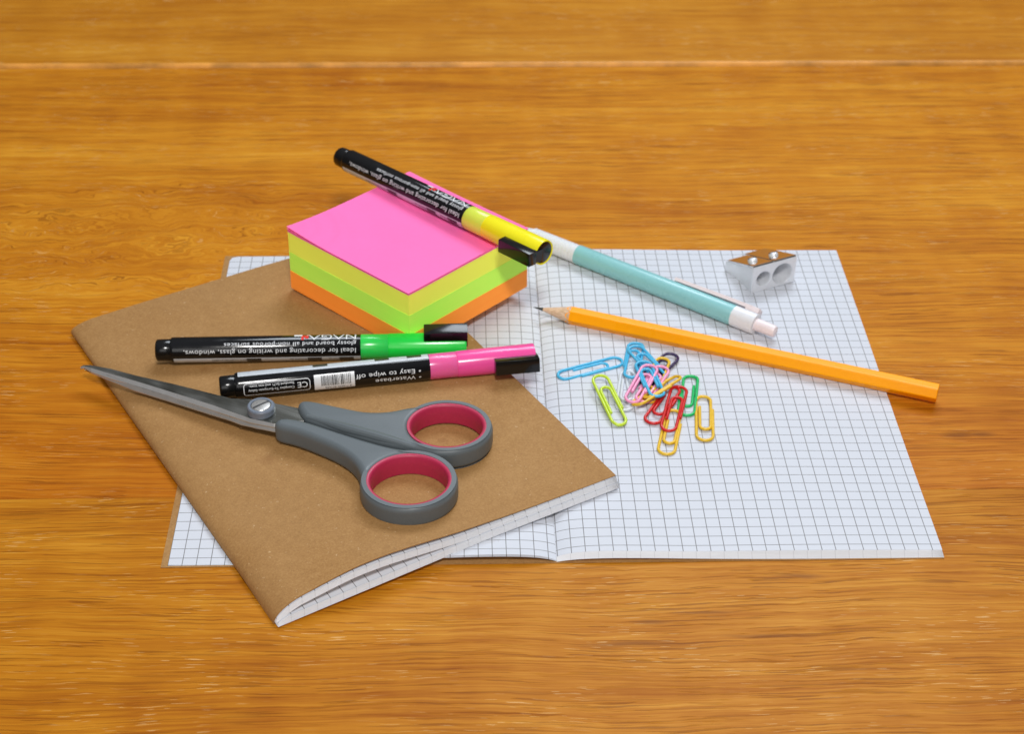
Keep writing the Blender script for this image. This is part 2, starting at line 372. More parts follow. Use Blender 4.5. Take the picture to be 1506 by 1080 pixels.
def leaf(k, upper):
    q = k / (nL - 1)
    t0 = (-.3 - .09 * (nL - 1 - k) if upper else -1.7 - .09 * (nL - 1 - k)) + random.uniform(-.05, .05)
    def fn(u, v):
        s0 = .5 + .05 * k; s = s0 + (NW + .25 - .02 * k - s0) * (u ** 1.8); t = t0 + (NH - .4 - t0) * v
        a = zb(s, t) + .42; b = zt(s, t) - .42; h = b - a
        if not upper: z = a + min(h * .48, 2.3) * q
        else:
            cov = 1.5 * math.exp(-((s - 60) / 40) ** 2) * math.exp(-t / 22) * nose(max(s, 0), 30)   # the cover lifts off the leaves
            z = (b - cov) - min((h - cov) * .50, 2.2) * (1 - q)
        return P(s, t, z)
    return fn, t0
for up in (False, True):
    pg = bmesh.new(); uvl = pg.loops.layers.uv.new('UVMap')
    for k in range(nL - 1 if up else nL - 1):
        fn, t0 = leaf(k, up); sheet(pg, fn, 44, 16, .05, lambda u, v, t0=t0: (NW * u ** 1.8, t0 + (NH - t0) * v), uvl)
    o = obj('page_block', pg, PAPER_EDGES, cn, smooth=True, world_coords=True, normals=False); o['kind'] = 'stuff'
    bm = bmesh.new(); uvl = bm.loops.layers.uv.new('UVMap'); fn, t0 = leaf(nL - 1, up)
    sheet(bm, fn, 50, 16, .05, lambda u, v, t0=t0: (NW * u ** 1.8, t0 + (NH - t0) * v), uvl)
    obj('page', bm, PAPER_C, cn, smooth=True, world_coords=True, normals=False)

# ------------------------------------------------------------------ cube of sticky notes
ZC = 7.95
F0, L0, Q0, B0 = Vector((-54.3, 120.1, 0)), Vector((-106.8, 170.8, 0)), Vector((-4.6, 170.4, 0)), Vector((-56.0, 220.2, 0)); CC = (F0 + B0) / 2
cube = thing('sticky_note_cube', 'cube of pink, yellow, green and orange sticky notes under the yellow marker', 'sticky notes', (CC.x, CC.y, ZC))
def quad_block(z0, z1, k, mat, name, label):
    bm = bmesh.new(); cs = []
    for i, c in enumerate((F0, Q0, B0, L0)):
        d = (c - CC) * (1 + k); cs.append(CC + d)
    n = 12; m = max(2, int((z1 - z0) / 1.2))
    rows = []
    for j in range(m + 1):
        z = z0 + (z1 - z0) * j / m; ring = []; jit_row = random.uniform(-.0005, .0005)
        for i in range(4):
            for q in range(n):
                p = cs[i].lerp(cs[(i + 1) % 4], q / n)
                jit = 1 + (.0011 * random.uniform(-.5, .5) if q == 0 else jit_row) + .0004 * math.sin(q * .9 + j * .7)
                if q == 0: jit -= .004
                p = CC + (p - CC) * jit; ring.append(bm.verts.new((p.x, p.y, z)))
        rows.append(ring)
    N = 4 * n
    for a, b in zip(rows, rows[1:]):
        for q in range(N): bm.faces.new((a[q], a[(q + 1) % N], b[(q + 1) % N], b[q]))
    bm.faces.new(rows[0][::-1]); bm.faces.new(rows[-1])
    o = obj(name, bm, mat, cube, world_coords=True); o['label'] = label; return o
H = 29.4
quad_block(ZC, ZC + 8.9, .004, NOTE_ORG, 'note_block', 'orange notes at the bottom of the cube')
quad_block(ZC + 8.92, ZC + 18.4, .001, NOTE_GRN, 'note_block', 'green notes in the middle of the cube')
quad_block(ZC + 18.42, ZC + H - 1.3, -.001, NOTE_YEL, 'note_block', 'yellow notes under the pink ones')
quad_block(ZC + H - 1.28, ZC + H - .35, .000, NOTE_PINK, 'note_block', 'pink notes at the top of the cube')
for k, lift in enumerate((.35, 1.0)):
    bm = bmesh.new(); uvl = bm.loops.layers.uv.new('UVMap')
    def fn(u, v, k=k, lift=lift):
        p = F0.lerp(Q0, u).lerp(L0.lerp(B0, u), v); p = CC + (p - CC) * (1.002 + .001 * k)
        cl = max(0, 1 - math.hypot(u - 0, v - 1) / .42) ** 2 * 1.6 * lift; cb_ = max(0, 1 - math.hypot(u - 1, v - 1) / .5) ** 2 * .5 * lift
        cf = max(0, 1 - math.hypot(u - 1, v - 0) / .4) ** 2 * .2 * lift
        return Vector((p.x, p.y, ZC + H - .28 + k * .14 + cl + cb_ + cf))
    sheet(bm, fn, 20, 20, .09, lambda u, v: (u, v), uvl)
    obj('note', bm, NOTE_PINK, cube, smooth=True, auto=40, world_coords=True, normals=False)

# ------------------------------------------------------------------ paint markers
_txt = {}
def text_bm(s, size, step=.35, bold=0, spacing=1.0, sx=1.0):
    cu = bpy.data.curves.new('lettering', 'FONT'); cu.body = s; cu.size = size; cu.offset = bold; cu.resolution_u = 3; cu.space_character = spacing
    o = bpy.data.objects.new('lettering', cu); COL.objects.link(o)
    dg = bpy.context.evaluated_depsgraph_get(); me = bpy.data.meshes.new_from_object(o.evaluated_get(dg))
    bpy.data.objects.remove(o); bpy.data.curves.remove(cu)
    bm = bmesh.new(); bm.from_mesh(me); bpy.data.meshes.remove(me)
    for v in bm.verts: v.co.x *= sx
    return bm
def wrap(bm, x0, v0, rad, roll):
    """u runs from the cap end to the tail, v up the letters and round the barrel"""
    ys = [v.co.y for v in bm.verts]
    if not ys: return bm
    y = math.floor(min(ys)) + .0
    while y < max(ys):
        bmesh.ops.bisect_plane(bm, geom=list(bm.verts) + list(bm.edges) + list(bm.faces), plane_co=(0, y, 0), plane_no=(0, 1, 0)); y += .45
    for v in bm.verts:
        ph = (v0 + v.co.y) / 5.2 + roll
        v.co = Vector((x0 - v.co.x, -rad * math.sin(ph), rad * math.cos(ph)))
    return bm
def join(dst, src):
    me = bpy.data.meshes.new('tmp'); src.to_mesh(me); src.free(); dst.from_mesh(me); bpy.data.meshes.remove(me)
def rect_bm(rects):
    bm = bmesh.new()
    for x0_, y0_, x1_, y1_ in rects: bm.faces.new([bm.verts.new(q) for q in ((x0_, y0_, 0), (x1_, y0_, 0), (x1_, y1_, 0), (x0_, y1_, 0))])
    return bm
def ring_bm(w, h, r, lw):
    bm = bmesh.new(); out, inn = [], []
    for cx, cy, a0 in ((w - r, h - r, 0), (r, h - r, 90), (r, r, 180), (w - r, r, 270)):
        for k in range(5):
            a = math.radians(a0 + 22.5 * k); out.append(bm.verts.new((cx + r * math.cos(a), cy + r * math.sin(a), 0)))
            inn.append(bm.verts.new((cx + (r - lw) * math.cos(a), cy + (r - lw) * math.sin(a), 0)))
    n = len(out)
    for k in range(n): bm.faces.new((out[k], out[(k + 1) % n], inn[(k + 1) % n], inn[k]))
    return bm
def stroke_bm(lines, w):
    bm = bmesh.new()
    for ln in lines:
        for (x0_, y0_), (x1_, y1_) in zip(ln, ln[1:]):
            d = Vector((x1_ - x0_, y1_ - y0_)); d.normalize(); nx, ny = -d.y * w / 2, d.x * w / 2; ex, ey = d.x * w * .35, d.y * w * .35
            bm.faces.new([bm.verts.new(q) for q in ((x0_ - ex + nx, y0_ - ey + ny, 0), (x0_ - ex - nx, y0_ - ey - ny, 0), (x1_ + ex - nx, y1_ + ey - ny, 0), (x1_ + ex + nx, y1_ + ey + ny, 0))])
    return bm
def marker(colour, label, tail, tip, roll, clip_roll, capc, collc):
    tail, tip = Vector(tail), Vector(tip); d = (tip - tail); L = 127.0
    X = d.normalized(); Yv = Vector((0, 0, 1)).cross(X).normalized(); Zv = X.cross(Yv)
    rot = Matrix((X, Yv, Zv)).transposed().to_euler()
    t = thing('paint_marker', label, 'marker', tuple(tail), 'paint markers with black barrels', rot); t.scale = ((d.length - .4) / 128.5, 1, 1)
    cap_m = simple(colour + '_cap_plastic', capc, .2, var=.02, Specular_IOR_Level=.5)
    col_m = simple(colour + '_collar_plastic', collc, .24, var=.02, Subsurface_Weight=.15)
    bm = bmesh.new(); lathe(bm, [(0, 3.7), (.35, 4.25), (.8, 4.45), (6.0, 4.5), (6.3, 4.3), (7.5, 4.3)], 48); obj('end_plug', bm, BLACK, t, smooth=True, auto=35)
    bm = bmesh.new(); lathe(bm, [(6.1, 4.4), (6.25, 4.95), (6.8, 5.18), (7.6, 5.2), (84.2, 5.2), (84.5, 5.05)], 64); obj('barrel', bm, BLACK_LABEL, t, smooth=True, auto=35)
    bm = bmesh.new(); lathe(bm, [(84.0, 5.0), (84.1, 5.1), (84.6, 5.15), (95.4, 5.17), (95.7, 4.98)], 64); obj('collar', bm, col_m, t, smooth=True, auto=35)
    bm = bmesh.new(); lathe(bm, [(95.6, 4.9), (95.75, 5.22), (96.2, 5.3), (127.2, 5.48), (127.9, 5.36), (128, 5.1), (127.6, 4.7), (127.3, 4.7)], 64); obj('cap', bm, cap_m, t, smooth=True, auto=35)
    bm = bmesh.new(); lathe(bm, [(127.2, 4.68), (127.75, 4.6), (127.9, 4.3)], 40); plug = obj('cap_plug', bm, BLACK, t, smooth=True, auto=35)
    # clip: bar on the cap joined to the plug over a bridge
    bm = bmesh.new(); v, f = box(bm, (110.4, -3.1, 5.3), (128.5, 3.1, 9.7))
    for q in v:
        if q.co.z > 9: q.co.y *= .95
        if q.co.x < 111 and q.co.z > 9: q.co.z -= .35
    bevel(bm, .28, 2); b2 = bmesh.new(); box(b2, (126.4, -2.7, 1.5), (128.45, 2.7, 6.3)); bevel(b2, .2, 1); join(bm, b2)
    for v in bm.verts:
        y, z = v.co.y, v.co.z; c, s = math.cos(clip_roll), math.sin(clip_roll)
        v.co.y = y * c - z * s; v.co.z = z * c + y * s
    obj('clip', bm, BLACK, t, smooth=True, auto=30)
    # print, all on the barrel
    R1 = 5.235; R2 = 5.265
    W = bmesh.new()
    for s, size, u, v0, bold, spc, sx in (('Ideal for decorating and writing on glass, windows,', 2.85, 82.6, -1.0, .0, 1.06, 1.13), ('glossy board and all non-porous surfaces', 2.4, 82.6, -3.85, .0, 1.06, 1.28),
                                 ('\u2022 Waterbase', 2.7, 80.6, 14.4, .01, 1.05, 1.3), ('\u2022 Easy to wipe off', 2.7, 80.6, 11.6, .01, 1.05, 1.3)):
        join(W, wrap(text_bm(s, size, bold=bold, spacing=spc, sx=sx), u, v0, R1, roll))
    join(W, wrap(stroke_bm([[(0, 0), (0, 3), (3.6, 0), (3.6, 3)], [(4.7, 0), (6.9, 3), (9.1, 0)], [(13.7, 3), (11.2, 3), (10.2, 2.5), (9.9, 1.5), (10.2, .5), (11.2, 0), (13.7, 0), (13.7, 1.4), (11.9, 1.4)], [(14.7, 0), (16.9, 3), (19.1, 0)], [(19.6, 0.1), (20.0, .1)]], .5), 82.2, -8.05, R1, roll))
    join(W, wrap(ring_bm(26.5, 5.4, 1.3, .28), 35.8, 10.9, R1, roll))
    for s, size, u, v0 in (('Complies To European Safety', 1.45, 29.5, 13.5), ('Standard En71 and non toxic.', 1.45, 29.5, 11.7), ('CE', 3.4, 34.9, 12.3)):
        join(W, wrap(text_bm(s, size, bold=.01, sx=1.05), u, v0, R1, roll))
    obj('lettering', W, WHITE_INK, t)
    B = rect_bm([(0, 0, 16.2, 7.0)]); B = wrap(B, 53.6, 10.1, R1, roll); obj('barcode_patch', B, WHITE_INK, t)
    rs = []; x = 1.6; rnd = random.Random(5)
    while x < 13.6: w_ = rnd.choice((.16, .16, .3, .42)); rs.append((x, 2.0 - 1.6 * 0, x + w_, 6.6)); x += w_ + rnd.choice((.18, .22, .36))
    K = bmesh.new(); join(K, wrap(rect_bm([(a, .35, b, 4.9) for a, _, b, _ in rs]), 53.6, 10.1, R2, roll)); join(K, wrap(text_bm('8 718692 801606', 1.5, sx=1.0), 52.2, 15.6, R2, roll)); obj('barcode', K, DARK_INK, t)
    # silver instruction strip with pictograms
    N_ = bmesh.new(); join(N_, wrap(rect_bm([(0, 0, 76.6, 4.9)]), 84.15, 2.65, R1 - .01, roll)); obj('label_strip', N_, SILVER_INK, t)
    K = bmesh.new()
    for s, size, u in (('Press tip', 1.35, 76), ('Remove cap', 1.35, 62), ('Store in horizontal position', 1.35, 39)): join(K, wrap(text_bm(s, size, bold=.02, sx=1.05), u, 3.7, R2, roll))
    join(K, wrap(rect_bm([(0, 0, 6, 3.1), (13.2, 0, 19, 3.1), (38, 0, 44, 3.1)]), 81.4, 3.1, R2, roll)); obj('pictogram_print', K, DARK_INK, t)
    Q = bmesh.new(); join(Q, wrap(rect_bm([(0, 0, 2.9, 1.35), (1.9, 1.35, 2.9, 2.9), (0, 1.35, 1.3, 2.2)]), 62.9, -7.7, R2, roll)); obj('logo_mark', Q, RED_INK, t)
    Q = bmesh.new(); join(Q, wrap(rect_bm([(0, 0, 3.3, 2.3)]), 60.3, -9.3, R2, roll)); obj('logo_mark', Q, WHITE_INK, t)
    return t
g_z = top_at(-95, 118)
marker('green', 'green capped black paint marker lying flat between note cube and pink marker', (-157.0, 117.1, 12.7), (-30.4, 119.0, 12.7), math.radians(71), math.radians(9), (.015, .78, .07), (.03, .70, .10))
marker('pink', 'pink capped black paint marker with barcode lying above the scissors', (-128.5, 90.9, 12.7), (-3.0, 110.3, 12.9), math.radians(-70), math.radians(77), (.93, .085, .36), (.93, .12, .36))
marker('yellow', 'yellow capped black paint marker lying on top of the sticky notes', (-87.4, 229.5, 40.6), (1.5, 139.3, 43.8), math.radians(66), math.radians(87), (.95, .86, .012), (.72, .80, .08))

# ------------------------------------------------------------------ mint ballpoint pen
TE = simple('mint_plastic', (.26, .57, .59), .28, var=.02); PW = simple('white_pen_plastic', (.78, .80, .84), .32, var=.03); PP = simple('pale_pink_plastic', (.88, .79, .81), .3, var=.03)
a, b = Vector((0.1, 213.2, 7.3)), Vector((99.1, 136.0, 6.4)); X = (b - a).normalized(); Yv = Vector((0, 0, 1)).cross(X).normalized(); Zv = X.cross(Yv)
pen = thing('ballpoint_pen', 'mint green push button pen with white grip behind the pencil', 'pen', tuple(b), rot=Matrix((X, Yv, Zv)).transposed().to_euler())
def pen_part(name, prof, mat, n=48): bm = bmesh.new(); lathe(bm, prof, n); return obj(name, bm, mat, pen, smooth=True, auto=30)
pen_part('tip', [(-144, .4), (-143, .6), (-141, .9), (-138, 1.3)], simple('pen_tip_metal', (.7, .7, .72), .2, 1))
gp = [(-138.2, 1.4), (-132, 2.8), (-126, 3.7)]; x = -126.0
while x < -102.6: gp += [(x + .3, 4.22), (x + 1.1, 4.22), (x + 1.35, 4.0), (x + 1.65, 4.0)]; x += 1.8
gp += [(-101.2, 4.35)]
pen_part('grip', gp, PW)
pen_part('barrel', [(-101.2, 4.35), (-100.9, 4.42), (-60, 4.5), (-20.6, 4.5), (-20.3, 4.35)], TE)
pen_part('collar', [(-20.4, 4.35), (-20.2, 4.58), (-10.2, 4.58), (-9.6, 4.45), (-9.5, 3.2)], PW)
pen_part('push_button', [(-9.6, 2.75), (-1.1, 2.6), (-.3, 2.3), (0, 1.6)], PP)
bm = bmesh.new(); n = 20
for i in range(n + 1):
    u = i / n; x = -52 + 38.5 * u; w = 1.9 + .7 * u; zz = 4.55 + .35 * math.sin(min(1, u * 1.1) * math.pi * .5) if u < .93 else 4.9
    for yy, z_ in ((-w, zz), (w, zz), (w, zz + 1.5), (-w, zz + 1.5)): bm.verts.new((x, yy, z_))
bm.verts.ensure_lookup_table()
for i in range(n):
    for k in range(4): bm.faces.new((bm.verts[4 * i + k], bm.verts[4 * i + (k + 1) % 4], bm.verts[4 * i + 4 + (k + 1) % 4], bm.verts[4 * i + 4 + k]))
bm.faces.new([bm.verts[k] for k in range(4)]); bm.faces.new([bm.verts[4 * n + k] for k in (3, 2, 1, 0)])
b2 = bmesh.new(); box(b2, (-16.5, -2.5, 4.0), (-10.0, 2.5, 6.5)); bevel(b2, .5, 2); join(bm, b2)
clip_turn = math.radians(-46)
for v in bm.verts:
    y, z = v.co.y, v.co.z; c, s = math.cos(clip_turn), math.sin(clip_turn); v.co.y = y * c - z * s; v.co.z = z * c + y * s
obj('clip', bm, PP, pen, smooth=True, auto=30)

# ------------------------------------------------------------------ pencil
PY = simple('pencil_lacquer', (1.1, .40, .001), .3, var=.03, Specular_IOR_Level=.2)
def cedar():
    t = NT('sharpened_wood'); co = t.coords('Object'); f = t.noise(t.mapv(co, (200, 1600, 1600)), 1, 4, .6)
    t.base(t.ramp(f, (.35, (.60, .38, .24)), (.65, (.80, .58, .42)))); t.p(Roughness=.6); t.bump(f, .2, .0001); return t.m
a, b = Vector((-2.2, 156.3, 6.35)), Vector((158.0, 93.3, 5.0)); X = (b - a).normalized(); Yv = Vector((0, 0, 1)).cross(X).normalized(); Zv = X.cross(Yv)
pc = thing('pencil', 'sharpened yellow orange hexagonal pencil lying across the open page', 'pencil', tuple(a), rot=Matrix((X, Yv, Zv)).transposed().to_euler())
LP = (b - a).length; r = 3.95; hexo = math.radians(2)
bm = bmesh.new(); n = 48; x_end = 15.8
def hr(th):   # slightly rounded hexagon
    q = (th - hexo + math.pi / 6) % (math.pi / 3) - math.pi / 6; apo = r * math.cos(math.pi / 6)
    return min(r * math.cos(math.pi / 6) / math.cos((math.pi / 6) - abs(q)) if False else apo / math.cos(((th - hexo) % (math.pi / 3)) - math.pi / 6), r * .972)
rows = []
NN = 96
for xx in ('scallop', x_end + 6, 60, 110, LP - .25, LP):
    row = []
    for k in range(NN):
        th = 2 * math.pi * k / NN; rad = hr(th)
        if xx == LP: rad -= .25
        px = xx
        if xx == 'scallop': px = 1.5 + (rad - .15) * (14.3 / 3.45) * 1.0    # the cone cuts the hexagon in scallops
        row.append(bm.verts.new((px, rad * math.cos(th), rad * math.sin(th))))
    rows.append(row)
for p_, q_ in zip(rows, rows[1:]):
    for k in range(NN): bm.faces.new((p_[k], p_[(k + 1) % NN], q_[(k + 1) % NN], q_[k]))
obj('lacquered_body', bm, PY, pc, smooth=True, auto=22)
bm = bmesh.new(); tipr = lathe(bm, [(3.9, .62), (1.5 + 3.15 * 4.145, 3.2), (1.5 + 3.72 * 4.145, 3.75)], 48, True, False); obj('wood_cone', bm, cedar(), pc, smooth=True, auto=40)
bm = bmesh.new(); lathe(bm, [(0, .12), (.4, .22), (4.4, .78)], 24); obj('lead', bm, simple('graphite', (.05, .05, .055), .3, .3), pc, smooth=True, auto=40)
bm = bmesh.new(); row = [bm.verts.new((LP + .01, (hr(2 * math.pi * k / NN) - .25) * math.cos(2 * math.pi * k / NN), (hr(2 * math.pi * k / NN) - .25) * math.sin(2 * math.pi * k / NN))) for k in range(NN)]
bm.faces.new(row); obj('painted_end', bm, PY, pc)

# ------------------------------------------------------------------ metal sharpener
MET = simple('cast_magnesium', (.80, .82, .85), .36, .35, var=.03, bump=.04); STEEL = simple('blade_steel', (.74, .72, .69), .13, 1.0, var=.04); DRK = simple('steel_edge', (.2, .2, .2), .3, 1)
s1, s2, s3 = Vector((94.2, 172.6, 0)), Vector((114.4, 181.9, 0)), Vector((85.4, 198.5, 0))
X = (s2 - s1).normalized(); Yv = Vector((-X.y, X.x, 0)); zpage = top_r(100, 180) + .12
shp = thing('pencil_sharpener', 'silver metal two hole pencil sharpener on the far right page', 'pencil sharpener', (s1.x, s1.y, zpage), rot=(0, 0, math.atan2(X.y, X.x)))
WW, LL, HH, H2 = 22.8, 21.5, 13.2, 4.6
def wedge():
    bm = bmesh.new(); n = 16; pr = []
    # seen from above: waisted sides; side view: wedge thinning to the back
    prof = [(0, 0)]
    rows_ = []
    for i in range(n + 1):
        y = LL * i / n; ins = 1.1 * math.sin(math.pi * min(1, y / LL * 1.05)) ** 1.3
        h = HH + (H2 - HH) * i / n
        rows_.append([bm.verts.new(q) for q in ((ins, y, 0), (WW - ins, y, 0), (WW - ins, y, h), (ins, y, h))])
    for a_, b_ in zip(rows_, rows_[1:]):
        for k in range(4): bm.faces.new((a_[k], a_[(k + 1) % 4], b_[(k + 1) % 4], b_[k]))
    bm.faces.new(rows_[0]); bm.faces.new(rows_[-1][::-1]); bmesh.ops.recalc_face_normals(bm, faces=bm.faces)
    return bm
body = obj('body', wedge(), MET, shp)
def cutter(cx, cz, r0, r1, ln, ya=-1):
    bm = bmesh.new(); n = 40; R0 = [bm.verts.new((cx + r0 * math.cos(2 * math.pi * k / n), ya, cz + r0 * math.sin(2 * math.pi * k / n))) for k in range(n)]
    R1_ = [bm.verts.new((cx + r1 * math.cos(2 * math.pi * k / n), ln, cz - 1.4 + r1 * math.sin(2 * math.pi * k / n))) for k in range(n)]
    for k in range(n): bm.faces.new((R0[k], R0[(k + 1) % n], R1_[(k + 1) % n], R1_[k]))
    bm.faces.new(R0[::-1]); bm.faces.new(R1_); bmesh.ops.recalc_face_normals(bm, faces=bm.faces)
    return obj('cutter', bm, MET, shp)
for cx, r0, r1, ln in ((5.9, 3.75, 2.3, 12), (15.8, 5.3, 3.0, 13)):
    c = cutter(cx, 6.3, r0, r1, ln); md = body.modifiers.new('hole', 'BOOLEAN'); md.operation = 'DIFFERENCE'; md.solver = 'EXACT'; md.object = c
    dg = bpy.context.evaluated_depsgraph_get(); me = bpy.data.meshes.new_from_object(body.evaluated_get(dg)); body.modifiers.clear(); body.data = me
    bpy.data.objects.remove(c)
bm = bmesh.new(); bm.from_mesh(body.data)
for v in bm.verts: v.co /= S
bevel_e = [e_ for e_ in bm.edges if len(e_.link_faces) == 2 and e_.calc_face_angle(0) > .7]
bmesh.ops.bevel(bm, geom=bevel_e, offset=.28, segments=2, affect='EDGES', clamp_overlap=True)
for v in bm.verts: v.co *= S
bm.to_mesh(body.data); bm.free(); body.data.materials.clear(); body.data.materials.append(MET)
for p in body.data.polygons: p.use_smooth = True
body.data.set_sharp_from_angle(angle=math.radians(25))
slope = math.atan2(H2 - HH, LL)
def on_top(bm, lift):
    for v in bm.verts:
        x, y, z = v.co; v.co = Vector((x, y * math.cos(slope) - z * math.sin(slope), HH + y * math.sin(slope) + z * math.cos(slope) + lift))
for x0_, x1_, y1_ in ((.2, 10.6, 21.6), (11.2, 22.6, 25.0)):
    bm = bmesh.new(); v, f = box(bm, (x0_, .5, 0), (x1_, y1_, .8)); bevel(bm, .12, 1); on_top(bm, .03); obj('blade', bm, STEEL, shp)
for cx, cy in ((5.6, 9.5), (16.6, 9.5)):
    bm = bmesh.new(); lathe(bm, [(0, 2.1), (.5, 2.15), (1.0, 1.9), (1.35, 1.2), (1.4, .9), (.9, .8)], 24)
    for v in bm.verts: x, y, z = v.co; v.co = Vector((cx + y, cy + z, .8 + x))
    on_top(bm, .03); sc = obj('screw', bm, MET, shp, smooth=True, auto=40)
    bm = bmesh.new(); box(bm, (cx - 2.0, cy - .28, 1.75), (cx + 2.0, cy + .28, 2.25)); on_top(bm, .03); obj('slot', bm, DRK, sc)

# ------------------------------------------------------------------ paper clips
CM = {'yellow': simple('yellow_coated_wire', (.80, .50, .03), .25), 'amber': simple('amber_coated_wire', (.83, .40, .03), .25), 'red': simple('red_coated_wire', (.62, .012, .012), .22),
      'green': simple('green_coated_wire', (.012, .50, .13), .22), 'navy': simple('navy_coated_wire', (.035, .018, .08), .2), 'pink': simple('pink_coated_wire', (.90, .33, .55), .25),
      'blue': simple('blue_coated_wire', (.07, .47, .75), .22), 'lime': simple('lime_coated_wire', (.55, .72, .03), .24), 'clear': simple('milky_coated_wire', (.70, .74, .78), .2)}
def clip_path():
    p = []
    def arc(cx, cy, r, a0, a1, n=10):
        for k in range(n + 1): a = math.radians(a0 + (a1 - a0) * k / n); p.append((cx + r * math.cos(a), cy + r * math.sin(a)))
    p.append((3.25, 19.2)); p.append((3.25, 12)); arc(0, 3.25, 3.25, 0, -180)
    p.append((-3.25, 12)); arc(-.35, 24.6, 2.9, 180, 0)
    p.append((2.5, 16)); arc(.25, 8.6, 2.1, 0, -180); p.append((-1.9, 14)); p.append((-1.9, 20.6))
    return p
CP = clip_path()
clip_cache = {}
def paper_clip(colour, a, b, flip, label, roll=0, wire=.64, wob=0.0):
    a, b = Vector(a), Vector(b); Yc = (b - a).normalized(); L = (b - a).length; L = max(24, min(29.5, L))
    Xc = Yc.cross(Vector((0, 0, 1))).normalized()
    if flip: Xc = -Xc
    Zc = Xc.cross(Yc); q = Matrix.Rotation(roll, 3, Yc); Xc = q @ Xc; Zc = q @ Zc
    key = (colour, flip)
    bm = bmesh.new(); pts = []; m = len(CP); cum = [0]
    for i in range(1, m): cum.append(cum[-1] + math.hypot(CP[i][0] - CP[i - 1][0], CP[i][1] - CP[i - 1][1]))
    for i, (x, y) in enumerate(CP):
        u = cum[i] / cum[-1]; z = (.30 if u > .55 else 0) + (.12 if u < .1 else 0)     # the inner loop sits a touch proud
        pts.append((x, y * L / 27.5 - L / 2, z))
    tube(bm, pts, wire, 10)
    c = (a + b) / 2
    rot = Matrix((Xc, Yc, Xc.cross(Yc))).transposed()
    if flip and False: pass
    o = obj('paper_clip', bm, CM[colour], None, smooth=True, auto=50)
    o.location = c * S; o.rotation_euler = rot.to_euler(); o['label'] = label; o['category'] = 'paper clip'; o['group'] = 'coloured paper clips heaped on the page'
    return o
CLIPS = [
('yellow', (60.9, 66.4, 3.1), (64.0, 94.7, 3.1), 0, 'yellow paper clip at the right of the heap, standing apart', 0),
('yellow', (44.7, 58.0, 3.1), (51.3, 85.5, 3.1), 0, 'yellow paper clip nearest the front, half under a red one', 0),
('red', (54.6, 99.3, 5.0), (47.1, 71.1, 4.6), 1, 'red paper clip lying over the front yellow paper clip', 0),
('red', (40.6, 77.8, 3.3), (53.1, 99.8, 4.0), 0, 'red paper clip slanting left, partly under the other red one', 0),
('green', (55.4, 82.7, 3.1), (60.0, 109.0, 3.6), 1, 'green paper clip between the red ones and the lone yellow one', 0),
('yellow', (35.2, 88.0, 4.6), (54.8, 104.5, 6.0), 0, 'yellow paper clip tipped on edge beside the slanting red one', -.42),
('yellow', (41.7, 92.8, 4.4), (50.4, 119.1, 4.8), 0, 'yellow paper clip with its loop over the navy paper clip', 0),
('amber', (41.1, 91.8, 3.2), (48.5, 114.0, 3.4), 1, 'amber paper clip buried under pink and blue ones', 0),
('navy', (54.8, 123.5, 4.0), (40.0, 103.2, 3.4), 0, 'dark navy paper clip at the back of the heap', 0),
('pink', (44.0, 110.6, 7.4), (34.2, 89.2, 5.4), 1, 'pink paper clip on top of the heap', 0),
('pink', (48.0, 109.9, 5.6), (38.9, 93.1, 4.0), 0, 'pink paper clip mostly hidden under the blue one', 0),
('blue', (32.9, 120.9, 3.1), (6.4, 109.7, 3.1), 1, 'blue paper clip lying alone left of the heap', 0),
('lime', (22.0, 104.8, 7.0), (29.4, 76.3, 3.8), 1, 'lime green paper clip left of the heap', 0),
('clear', (31.0, 86.5, 3.1), (35.3, 112.7, 3.1), 0, 'milky white paper clip beneath the lime green one', 0),
('clear', (36.9, 124.8, 3.1), (37.2, 99.4, 3.1), 1, 'milky grey paper clip beneath the upright blue ones', 0),
('blue', (40.0, 131.7, 4.2), (35.1, 106.6, 4.4), 0, 'blue paper clip reaching farthest back in the heap', 0),
('blue', (38.0, 127.2, 5.6), (48.0, 105.2, 5.2), 1, 'blue paper clip slanting right across the heap', 0),
('blue', (40.5, 114.4, 6.8), (44.7, 91.0, 6.2), 0, 'blue paper clip passing through the pink one', 0)]
for c, a, b, f, lab, rl in CLIPS: paper_clip(c, a, b, f, lab, rl)

# ------------------------------------------------------------------ scissors
HANDLE_A = [(-70.5, 31.3), (-72.2, 36.7), (-75.9, 42.3), (-81.3, 47.2), (-90.7, 53.6), (-97.4, 57.4), (-101.5, 58.8), (-104.2, 60.6), (-104.2, 63.6), (-101.0, 65.6), (-92.9, 63.4), (-77.6, 54.9), (-64.5, 48.4), (-57.5, 45.7)]
RING_A = (-52.7, 27.0)
HANDLE_B = [(-42.5, 42.7), (-45.6, 43.7), (-49.7, 45.7), (-64.6, 50.3), (-77.7, 56.8), (-92.1, 64.3), (-94.3, 67.3), (-96.6, 73.0), (-95.6, 76.0), (-92.0, 76.4), (-85.2, 73.9), (-74.5, 70.0), (-69.2, 68.5), (-61.3, 68.6), (-54.2, 71.2)]
RING_B = (-39.1, 59.0)
BAR = [(-92.3, 66.4, 16.4), (-77.7, 58.9, 16.6), (-64.6, 53.0, 16.6), (-50.6, 47.6, 15.6)]
BLADE_TOP = [(-186.8, 110.3, 9.5), (-185.8, 111.4, 9.6), (-182.9, 111.1, 9.8), (-174.0, 107.5, 10.4), (-162.8, 101.5, 11.2), (-148.2, 94.7, 12.2), (-130.1, 85.6, 13.4), (-123.0, 81.9, 13.9), (-115.5, 80.5, 14.5), (-105.9, 77.1, 15.0), (-93.1, 72.7, 15.0)]
